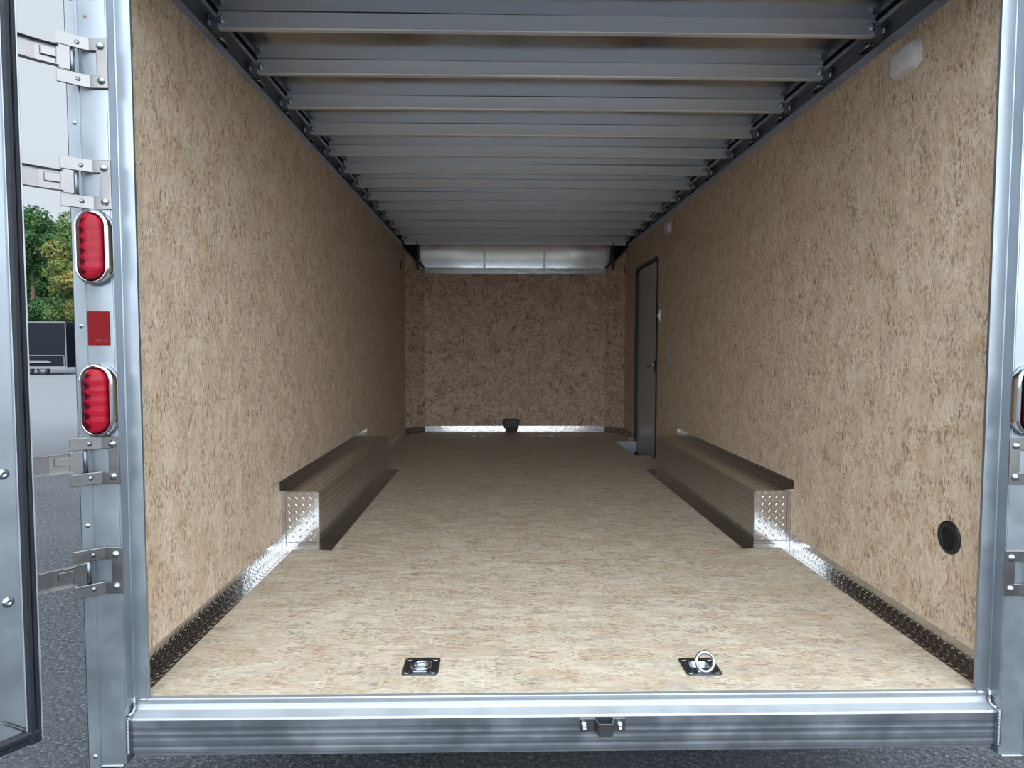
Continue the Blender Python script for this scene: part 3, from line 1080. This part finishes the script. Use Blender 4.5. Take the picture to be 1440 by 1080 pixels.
# ---- oval tail lights
def tail(sx, zc, label):
    xc = sx * 1.238
    yb = YP
    t = thing('tail_light', label, 'tail light', (xc, yb, zc - .095), 'oval tail lights')

    def ring(w, h, d):
        return [(xc + a, yb - d, zc + b) for a, b in rrect(w, h, w / 2 - .0005, 12)]
    m = MB()
    rr = []
    ow_, oh_ = .094, .196
    iw, ih = .062, .166
    K = 10
    for i in range(K + 1):
        a = math.pi * i / K
        k = (1 - math.cos(a)) / 2
        rr.append(ring(ow_ + (iw - ow_) * k, oh_ + (ih - oh_) * k, .002 + .019 * math.sin(a) ** .8 + .006 * k))
    rr.append(ring(iw, ih, .010))
    m.loft(rr, cap1=False)
    m.build('bezel', 'chrome', t)
    m = MB()
    m.loft([ring(.0615, .1655, .004), ring(.0605, .1645, .030), ring(.0585, .1625, .034), ring(.050, .154, .0365), ring(.03, .13, .038), ring(.008, .105, .0385)])
    o = m.build('lens', 'red_lens', t)
    # centre the lens on its own origin so that its facets repeat from its middle
    off = Vector((0, -.0, .095))
    o.data.transform(Matrix.Translation(-off)); o.location = off
    return t


tail(-1, 1.222, 'upper oval red tail light in a chrome bezel on the left post')
tail(-1, .826, 'lower oval red tail light in a chrome bezel on the left post')
tail(1, .826, 'chrome edged tail light on the right post, mostly outside the picture')

# red reflective tape with its tiny print
t = thing('reflector_tape', 'flat red rectangle of reflective tape between the two left tail lights', 'reflector', (-1.236, YP, .973))
m = MB(); m.box(-1.2635, -1.2085, YP - .0032, YP - .0001, .970, 1.058); m.build('tape', 'red_tape', t)
cu = bpy.data.curves.new('print', 'FONT'); cu.body = 'DOT-C2'; cu.size = .0085; cu.extrude = .0001; cu.align_x = 'CENTER'
tmp = bpy.data.objects.new('tmp', cu); COL.objects.link(tmp)
dg = bpy.context.evaluated_depsgraph_get()
me = bpy.data.meshes.new_from_object(tmp.evaluated_get(dg))
bpy.data.objects.remove(tmp)
me.transform(Matrix.Translation((0.008, -.0035, .006)) @ Matrix.Rotation(math.pi / 2, 4, 'X'))
me.materials.append(MATS['tape_print'])
o = bpy.data.objects.new('print', me); COL.objects.link(o); o.parent = t

# ---- the open barn door on the left
E0 = Vector((-1.323, 1.613, 0)); ud = Vector((-.57, -.82, 0)).normalized(); nd = Vector((.82, -.57, 0)).normalized()
t = thing('barn_door', 'open aluminium rear barn door with black rubber seal at the left edge', 'door', (-1.40, 1.50, 0))
B = lambda u, v, h: tuple(E0 + ud * u + nd * h + Vector((0, 0, v)))


def dbox(mb, u0, u1, z0, z1, h0, h1):
    P = [B(u, z, h) for z in (z0, z1) for h in (h0, h1) for u in (u0, u1)]
    mb.add(P, [(0, 2, 3, 1), (4, 5, 7, 6), (0, 1, 5, 4), (2, 6, 7, 3), (0, 4, 6, 2), (1, 3, 7, 5)])


DW, DH = 1.17, 2.02
m = MB()
dbox(m, -.007, DW + .007, .012, DH, -.045, -.040)          # outer sheet and its lip
dbox(m, -.007, -.004, .012, DH, -.045, -.006)
dbox(m, .110, DW - .11, .11, DH - .11, -.040, -.022)
m.build('door_sheet', 'door_panel_white', t)
m = MB()
for a, b, c, d in ((.005, .112, .004, DH), (DW - .112, DW - .005, .004, DH)):
    dbox(m, a, b, c, d, -.040, -.001)
dbox(m, .112, DW - .112, .004, .112, -.040, -.001)
dbox(m, .112, DW - .112, DH - .112, DH, -.040, -.001)
m.build('door_frame', 'frame_aluminium', t, bevel=.002)
m = MB()
dbox(m, -.0065, -.0020, .0, DH, -.040, .004)
dbox(m, .0265, .0290, .034, DH, -.001, .006)
m.build('edge_lip', 'sill_aluminium', t, bevel=.0008)
m = MB()


def gasket(u0, u1, z0, z1, horizontal):
    prof = [(0, -.001), (0, .006), (.15, .011), (.35, .012), (.42, .007), (.5, .012), (.8, .013), (1, .007), (1, -.001)]
    P = []
    n = len(prof)
    for e in (0, 1):
        for k_, h in prof:
            if horizontal:
                P.append(B((u0 if e == 0 else u1), z0 + (z1 - z0) * k_, h))
            else:
                P.append(B(u0 + (u1 - u0) * k_, (z0 if e == 0 else z1), h))
    m.add(P, [(i, i + 1, n + i + 1, n + i) for i in range(n - 1)] + [tuple(range(n)), tuple(range(n, 2 * n))])


gasket(-.002, .0265, .0, DH, False)
gasket(DW - .03, DW, .0, DH, False)
gasket(.0, DW, .0, .034, True)
gasket(.0, DW, DH - .034, DH, True)
m.build('rubber_seal', 'black_rubber', t)
m = MB()
a, b = Vector(B(.027, .035, .0005)), Vector(B(.112, .112, .0005))
c2 = (b - a).normalized()
for off in (-.004, .004):
    s_ = Vector((0, 0, off))
    m.tube([a + s_, b + s_], .0016, 8)
m.build('weld_bead', 'weld', t)
for z in (.667, .361, 1.382, 1.6875):
    mm = MB(); mm.lathe(B(.054, z, -.001), nd, [(.0125, 0), (.0125, .0015), (.008, .002), (.0075, .005), (.005, .006), (.0045, .0035), (.0001, .0035)], 18); mm.build('bolt', 'zinc', t)

# ---- underside of the trailer
m = MB()
m.box(-1.29, 1.29, 1.86, WY0 - .01, -.030, -.022); m.box(-1.29, 1.0, WY0 - .01, WY1 + .01, -.030, -.022); m.box(-1.29, 1.29, WY1 + .01, 7.6, -.030, -.022)
for i in range(14):
    m.box(-1.25, 1.25, 1.95 + i * .406, 1.99 + i * .406, -.10, -.03) if not 9 <= i <= 12 else m.box(-1.25, 1.00, 1.95 + i * .406, 1.99 + i * .406, -.10, -.03)
for sx in (-1, 1):
    m.box(sx * .92, sx * .97, 1.86, 7.6, -.20, -.03)
und = struct(m.build('floor_underside', 'undercoat', origin=(0, 4.5, -.2)))

# ---- ground
m = MB()
m.add([(-150, -120, GZ), (150, -120, GZ), (150, 160, GZ), (-150, 160, GZ)], [(0, 1, 2, 3)])
struct(m.build('ground', 'asphalt', origin=(0, 0, GZ)))


# ---- parked black cargo trailers far off
def cargo(x0, x1, y, h, label, frame=True):
    t = thing('cargo_trailer', label, 'trailer', ((x0 + x1) / 2, y, GZ), 'parked black cargo trailers')
    d = 2.4
    zf = GZ + .42
    m = MB(); m.box(x0, x1, y, y + d, zf, GZ + h); m.build('body', 'trailer_black', t, bevel=.06)
    m = MB()
    m.box(x0, x1 + .03, y - .03, y + .02, zf - .08, zf + .05)
    m.box(x0, x1, y - .02, y + .02, GZ + h - .07, GZ + h - .02)
    m.box(x1 - .005, x1 + .02, y - .02, y + .03, zf, GZ + h - .03)
    if frame:
        m.box(x0, x1 - .1, y - .025, y, GZ + 1.06, GZ + 1.09)
        m.box(x1 - .12, x1 - .09, y - .025, y, zf, GZ + 1.09)
    m.build('edge_trim', 'trailer_trim' if frame else 'trailer_black', t)
    xw = x1 - 1.75 if frame else (x0 + x1) / 2
    for k in (-.43, .43):
        w = MB()
        w.lathe((xw + k, y + .22, GZ + .33), (0, -1, 0), [(.17, 0), (.31, -.0), (.335, .03), (.335, .17), (.31, .2), (.19, .2)], 28)
        wh = w.build('wheel', 'tyre', t)
        r = MB(); r.lathe((xw + k, y + .22, GZ + .33), (0, -1, 0), [(.185, .19), (.17, .205), (.12, .16), (.06, .17), (.0001, .175)], 20); r.build('rim', 'trailer_trim', wh)
    m = MB()
    m.prism([(GZ + .72, xw - .95), (GZ + .80, xw - .75), (GZ + .80, xw + .75), (GZ + .72, xw + .95), (GZ + .66, xw + .95), (GZ + .66, xw - .95)], 'y', y - .12, y + .02)
    m.build('fender', 'trailer_trim', t)
    return t


cargo(-31.0, -23.9, 37.0, 2.93, 'black cargo trailer with pale lower trim line, parked beyond the lot')
cargo(-23.6, -17.5, 38.5, 2.85, 'plain black cargo trailer parked just right of the trimmed one', frame=False)


# ---- trees behind them
def tree(x, y, h, w, mat, seed, label, base=.08, nleaf=15000, leaf=.17, yellow=0, trunk=True):
    rnd = np.random.default_rng(seed)
    t = thing('tree', label, 'tree', (x, y, GZ), 'trees behind the parked trailers')
    m = MB()
    top = GZ + h
    m.cyl((x, y, GZ), (x + .2, y, GZ + h * .5), .22, .13, 12)
    m.cyl((x + .2, y, GZ + h * .5), (x + .1, y, GZ + h * .85), .13, .04, 10)
    for i in range(9):
        a = rnd.uniform(0, 6.28); z = GZ + h * rnd.uniform(.25, .7); L_ = w * .4 * rnd.uniform(.6, 1)
        m.cyl((x + .15, y, z), (x + .15 + math.cos(a) * L_, y + math.sin(a) * L_, z + L_ * .7), .07, .02, 8)
    m.build('trunk', 'bark', t)
    nb = 60
    cz_ = GZ + h * (base + (1 - base) / 2)
    rz = h * (1 - base) / 2
    cs = []
    while len(cs) < nb:
        p = rnd.uniform(-1, 1, 3)
        if np.linalg.norm(p) < 1 and np.linalg.norm(p) > .25:
            wz = 1 - .45 * max(0, p[2])
            cs.append((x + p[0] * w / 2 * .82 * wz, y + p[1] * w / 2 * .82 * wz, cz_ + p[2] * rz * .88))
    cs = np.array(cs)
    rad = rnd.uniform(.55, 1.25, nb) * w * .135

    def leaves(k, name, mt, idx):
        b = rnd.choice(idx, k)
        d = rnd.normal(size=(k, 3)); d /= np.linalg.norm(d, axis=1)[:, None]
        rr = rad[b] * rnd.uniform(.55, 1.12, k) ** .6
        c = cs[b] + d * rr[:, None] * np.array([1, 1, .85])
        e = rnd.normal(size=(k, 3)); e /= np.linalg.norm(e, axis=1)[:, None]
        g_ = np.cross(e, d + rnd.normal(size=(k, 3)) * .4); g_ /= np.linalg.norm(g_, axis=1)[:, None]
        s_ = leaf * rnd.uniform(.6, 1.3, k)[:, None]
        q = np.stack([c - e * s_, c + g_ * s_ * .5, c + e * s_, c - g_ * s_ * .5], 1).reshape(-1, 3)
        o3 = np.array([x, y, GZ])
        me = bpy.data.meshes.new(name)
        me.vertices.add(4 * k); me.vertices.foreach_set('co', (q - o3).ravel())
        me.loops.add(4 * k); me.loops.foreach_set('vertex_index', np.arange(4 * k, dtype=np.int32))
        me.polygons.add(k); me.polygons.foreach_set('loop_start', np.arange(0, 4 * k, 4, dtype=np.int32))
        me.update(calc_edges=True); me.materials.append(MATS[mt])
        o = bpy.data.objects.new(name, me); COL.objects.link(o); o.parent = t
        return o
    allb = np.arange(nb)
    if yellow:
        yellowed = allb[np.argsort(cs[:, 1] + .3 * rnd.normal(size=nb) * w)][:int(nb * yellow)]  # clusters on the near side carry the turning leaves
        leaves(int(nleaf * yellow * 1.3), 'turning_leaves', 'leaf_turning', yellowed)
        leaves(int(nleaf * (1 - yellow * .5)), 'foliage', mat, allb)
    else:
        leaves(nleaf, 'foliage', mat, allb)
    return t


tree(-35.0, 50.5, 12.3, 7.2, 'leaf_green', 2, 'tall dark green tree filling the gap beside the open door', base=.03, nleaf=46000, leaf=.13)
tree(-26.6, 43.0, 10.6, 5.4, 'leaf_mid', 3, 'tree with leaves turning yellow beside the left post', base=.14, nleaf=34000, yellow=.38, leaf=.115)
tree(-39.0, 60.5, 13.2, 8.6, 'leaf_green', 4, 'dark green tree standing far behind the green and yellowing trees', base=.03, nleaf=34000, leaf=.16)
tree(-44.0, 51.0, 12.2, 7.6, 'leaf_green', 1, 'dark green tree left of the others, behind the open door', base=.03, nleaf=20000, leaf=.16)
tree(-24.5, 53.5, 11.5, 8.0, 'leaf_green', 5, 'dark green tree right of the yellowing one, behind the left post', base=.03, nleaf=20000, leaf=.16)

for o in bpy.data.objects:
    if '_o' in o:
        del o['_o']
